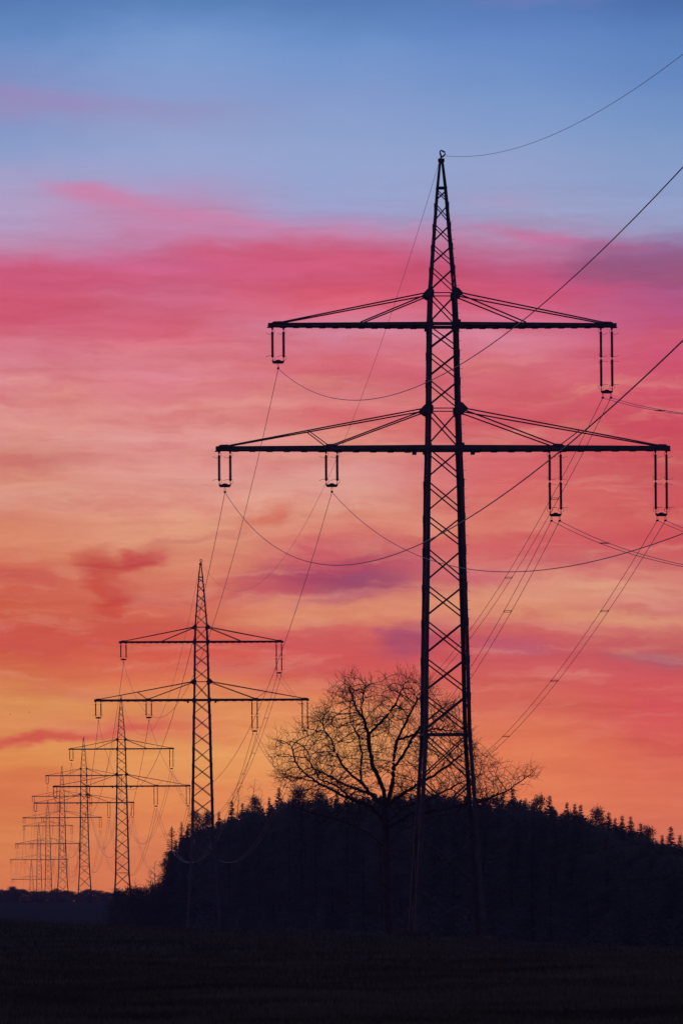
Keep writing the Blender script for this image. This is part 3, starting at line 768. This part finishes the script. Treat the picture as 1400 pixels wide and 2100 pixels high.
TD = 352.0
def T3(u, v, dy=0.0): p = W(u, v, TD); return Vector((p.x*(1+dy/TD), TD+dy, p.z*(1+dy/TD)))
base_p = T3(795, 1700); base_z = H(base_p.x, TD)
LIMBS = [
 (0, [Vector((base_p.x+.1, TD, base_z-.3)), T3(796, 1880), T3(793, 1800), T3(791, 1740), T3(790, 1690), T3(789, 1655)]),
 (1, [T3(789,1655), T3(787,1621,-.4), T3(774,1593,-.8), T3(763,1569,-1), T3(758,1535,-1), T3(755,1508,-1.1), T3(746,1478,-1.4), T3(739,1453,-1.6), T3(745,1425,-1.5), T3(749,1405,-1.4)]),
 (1, [T3(755,1508,-1.1), T3(772,1488,-1.5), T3(791,1470,-2), T3(808,1448,-2.2), T3(820,1425,-2.6), T3(833,1390,-2.7)]),
 (1, [T3(746,1478,-1.4), T3(730,1455,-.6), T3(722,1425,.2), T3(712,1405,.6)]),
 (1, [T3(789,1655), T3(801,1625,.5), T3(805,1604,.8), T3(806,1573,1), T3(808,1542,1.2), T3(815,1518,1.3), T3(835,1477,1.8), T3(848,1450,2.2), T3(866,1420,2.5)]),
 (1, [T3(806,1573,1), T3(822,1556,.4), T3(842,1521,-.4), T3(860,1492,-1.0), T3(890,1465,-1.6), T3(925,1440,-2)]),
 (1, [T3(815,1518,1.3), T3(845,1508,2.2), T3(885,1496,3.0), T3(930,1500,3.6)]),
 (1, [T3(789,1655), T3(762,1632,1.2), T3(742,1606,2), T3(739,1570,2.2), T3(742,1540,2.4), T3(735,1510,2.6), T3(720,1485,2.8)]),
 (1, [T3(742,1606,2), T3(722,1592,2.5), T3(702,1570,3), T3(690,1548,3.2), T3(680,1520,3.3), T3(664,1495,3.2)]),
 (1, [T3(790,1690), T3(762,1655,-1), T3(700,1632,-2), T3(650,1605,-2.8), T3(622,1585,-3), T3(605,1562,-3), T3(598,1535,-3), T3(578,1518,-3)]),
 (1, [T3(650,1605,-2.8), T3(610,1596,-3.4), T3(575,1585,-3.6), T3(552,1560,-3.6)]),
 (1, [T3(720,1638,-1.6), T3(690,1612,-3.2), T3(655,1598,-4.2), T3(640,1570,-4.6), T3(622,1545,-4.8)]),
 (1, [T3(762,1632,1.2), T3(715,1612,3.5), T3(675,1592,4.6), T3(640,1575,5), T3(632,1545,5.2)]),
 (1, [T3(789,1655), T3(825,1628,-1.8), T3(865,1605,-3), T3(905,1580,-3.8), T3(945,1550,-4.2), T3(975,1525,-4.3)]),
 (1, [T3(790,1690), T3(830,1655,2), T3(880,1638,3), T3(935,1612,3.8), T3(985,1590,4.2), T3(1020,1565,4.4)]),
 (1, [T3(791,1700), T3(840,1672,-1), T3(910,1660,-1.8), T3(980,1645,-2.2), T3(1035,1625,-2.5), T3(1068,1602,-2.6), T3(1098,1580,-2.6)]),
 (1, [T3(792,1740), T3(750,1705,-1.5), T3(690,1680,-2.5), T3(640,1668,-3), T3(590,1650,-3.2)]),
 (1, [T3(792,1740), T3(820,1705,2), T3(870,1680,3.4), T3(930,1668,4.2)]),
]
CROWN = [(545,1562),(552,1528),(578,1498),(612,1490),(636,1482),(652,1455),(664,1430),(682,1408),(702,1392),(740,1380),(768,1392),(796,1405),(818,1385),(833,1362),(850,1385),(880,1400),(915,1425),(940,1455),(955,1488),(965,1515),(985,1535),(1010,1550),(1030,1588),(1062,1602),(1092,1574),(1104,1580),(1085,1605),(1050,1632),(960,1655),(880,1680),(800,1665),(700,1690),(600,1668),(590,1625),(560,1596)]
def inpoly(u, v, poly):
    c = False; j = len(poly)-1
    for i in range(len(poly)):
        if (poly[i][1] > v) != (poly[j][1] > v) and u < (poly[j][0]-poly[i][0])*(v-poly[i][1])/(poly[j][1]-poly[i][1])+poly[i][0]: c = not c
        j = i
    return c
at_ = []
rr = random.Random(5)
NB = 0
while len(at_) < 8800:
    NB += 1; u = rr.uniform(535, 1106); v = rr.uniform(1358, 1692)
    if NB % 12 == 0: u = rr.uniform(940, 1106); v = rr.uniform(1480, 1660)
    if not inpoly(795+(u-795)*1.025, 1600+(v-1600)*1.025, CROWN): continue
    hd = 5.6*math.sqrt(max(0, 1-((u-800)/330)**2))*math.sqrt(max(.1, 1-((v-1580)/250)**2))
    if u > 985: hd = min(hd, 2.0)
    c_ = T3(u, v, rr.uniform(-hd, hd) - (1.0 if u > 985 else 0)); sg = rr.uniform(.2, .45)
    for k_ in range(rr.randint(8, 26)): at_.append(c_+Vector((rr.gauss(0, sg), rr.gauss(0, sg), rr.gauss(0, sg*.8))))
Pn, pa, chd, rd = grow(LIMBS, at_, .21, 2.6, .24, 150, 3, .0115, 2.42, .12, .05)
# short twig sprays on all thin wood, reaching outwards
rs_ = random.Random(9); hub = T3(795, 1660); n0 = len(Pn)
for i in range(n0):
    if pa[i] < 0 or rd[i] > .05: continue
    tipn = not chd[i]
    for rep_ in range(2 if tipn else (1 if rs_.random() < .2 else 0)):
        d0 = (Pn[i]-Pn[pa[i]]).normalized(); out = (Pn[i]-hub).normalized()
        d = (d0*.7+out*.8+Vector((rs_.gauss(0, .55), rs_.gauss(0, .55), rs_.gauss(.12, .5)))).normalized(); j = i
        for q in range(rs_.randint(2, 6)):
            d = (d+Vector((rs_.gauss(0, .22), rs_.gauss(0, .22), rs_.gauss(.06, .2)))).normalized()
            Pn.append(Pn[j]+d*rs_.uniform(.12, .2)); pa.append(j); chd.append([]); chd[j].append(len(Pn)-1); rd.append(.0085-.0008*q); j = len(Pn)-1
            if q == 1 and rs_.random() < .5:
                e_ = (d+Vector((rs_.gauss(0, .7), rs_.gauss(0, .7), rs_.gauss(0, .7)))).normalized(); k_ = j
                for _ in range(2):
                    Pn.append(Pn[k_]+e_*.15); pa.append(k_); chd.append([]); chd[k_].append(len(Pn)-1); rd.append(.0075); k_ = len(Pn)-1
rd = [min(r, .42) for r in rd]
tr = empty('bare_oak_tree', (base_p.x, TD, base_z))
tag(tr, 'large leafless tree with wide spreading crown behind the nearest pylon', 'tree')
off = Vector((base_p.x, TD, base_z))
Pl = [p-off for p in Pn]
skeleton_mesh(Pl, pa, chd, rd, .075, 9).build('trunk', BARK, tr, True)
skeleton_mesh(Pl, pa, chd, rd, 0, .078).build('crown', BARK, tr, True)
print('oak nodes', len(Pn))

def small_tree(u, v, d, hw, name, label, cat, mat, seed, n=500, group=None, tip=.018, crown0=.25):
    p = W(u, v, d); z = H(p.x, p.y)-.2; ht = p.z-z; rs = random.Random(seed)
    at = []
    while len(at) < n:
        f = rs.random(); r = hw*math.sin(math.pi*min(1, .12+.85*f))**.8*math.sqrt(rs.random()); a = rs.random()*6.28
        at.append((r*math.cos(a), r*math.sin(a), ht*(crown0+(1-crown0)*f)))
    P, pr, c, r = grow([(0, [Vector((0, 0, -.3)), Vector((.1, 0, ht*.3)), Vector((-.05, .1, ht*.6)), Vector((0, 0, ht*.85))])], at, .42, 4, .45, 60, seed, tip, 2.3, .18, .1)
    e = empty(name, (p.x, p.y, z)); tag(e, label, cat, group)
    skeleton_mesh(P, pr, c, r, .05, 9).build('trunk', mat, e, True); skeleton_mesh(P, pr, c, r, 0, .052).build('crown', mat, e, True)
BG = 'leafless trees at the edge of the wood'
small_tree(317, 1764, 1002, 1.7, 'bare_birch_tree', 'slender leafless birch left of the larches, tallest of the bare trees at left', 'birch', BIRCH, 3, 420, BG)
small_tree(308, 1775, 1000, 1.3, 'bare_birch_tree', 'lower leafless birch on the left side of the slender one', 'birch', BIRCH, 4, 300, BG)
small_tree(277, 1797, 1005, 1.6, 'bare_birch_tree', 'short leafless tree just right of the third pylon foot', 'birch', BIRCH, 5, 300, BG)
small_tree(262, 1805, 1008, 1.3, 'bare_birch_tree', 'smallest leafless tree, at the right leg of the third pylon', 'birch', BIRCH, 6, 250, BG)
small_tree(487, 1608, 965, 3.0, 'bare_beech_tree', 'thin leafless crown poking above the wood, between second pylon and bare tree', 'beech', BARK, 7, 420, BG, .011, .55)
small_tree(522, 1598, 960, 3.2, 'bare_beech_tree', 'leafless crown reaching highest above the wood left of the tall spruce spire', 'beech', BARK, 8, 460, BG, .011, .55)
small_tree(640, 1606, 930, 3.0, 'bare_beech_tree', 'leafless crown above the wood hidden among the oak branches at left', 'beech', BARK, 9, 420, BG, .011, .55)

# ------------------------------------------------------------------ two far birds in the left sky
def bird(u, v, d, span, label, bank):
    p = W(u, v, d); m = MB(); s = span
    m.tube([(0, -.28*s, 0), (0, -.18*s, .01*s), (0, 0, .02*s), (0, .16*s, .01*s), (0, .24*s, .02*s), (0, .3*s, .01*s)], [.01*s, .05*s, .07*s, .055*s, .04*s, .008*s], 8)
    b = m.build('bird', FEATHER, None, True); b.location = p; b.rotation_euler = (0, bank, R(70))
    w = MB()
    for q in (-1, 1):
        pts = [(0, .1), (q*.2, .14), (q*.34, .09), (q*.5, -.04), (q*.36, -.03), (q*.2, -.04), (0, -.08)]
        n = len(w.v)
        for t in (.012, -.012):
            for x, y in pts: w.v.append(Vector((x*s, y*s, (abs(x)*.45-max(0, abs(x)-.3)*.9)*s+(.02+t)*s)))
        k = len(pts); w.f += [tuple(range(n, n+k)), tuple(range(n+2*k-1, n+k-1, -1))]+[(n+i, n+(i+1) % k, n+k+(i+1) % k, n+k+i) for i in range(k)]
    w.build('wings', FEATHER, b)
    tag(b, label, 'bird', 'two far birds in the left sky')
bird(21, 1466, 520, .3, 'tiny dark bird nearest the left edge in the orange sky', .2)
bird(60, 1461, 520, .3, 'tiny dark bird a little right of and above the other one', -.3)

# ------------------------------------------------------------------ evening haze
hz = MB(); X_, Y0, Y1, Zb, Zt = 2900, -200, 5300, -34, 60
hz.v = [Vector((x, y, z)) for z in (Zb, Zt) for x, y in ((-X_, Y0), (X_, Y0), (X_, Y1), (-X_, Y1))]
hz.f = [(0, 3, 2, 1), (4, 5, 6, 7), (0, 1, 5, 4), (1, 2, 6, 5), (2, 3, 7, 6), (3, 0, 4, 7)]
hm = bpy.data.materials.new('evening_haze'); hm.use_nodes = True; t = hm.node_tree
for n in list(t.nodes): t.nodes.remove(n)
vo = t.nodes.new('ShaderNodeVolumePrincipled'); oo = t.nodes.new('ShaderNodeOutputMaterial'); t.links.new(vo.outputs[0], oo.inputs['Volume'])
vo.inputs['Density'].default_value = 0.00006; vo.inputs['Color'].default_value = (.82, .78, 1.0, 1); vo.inputs['Anisotropy'].default_value = 0.0
tag(hz.build('haze', hm), 'thin evening haze that fades the far pylons and the wood', 'haze', kind='stuff')
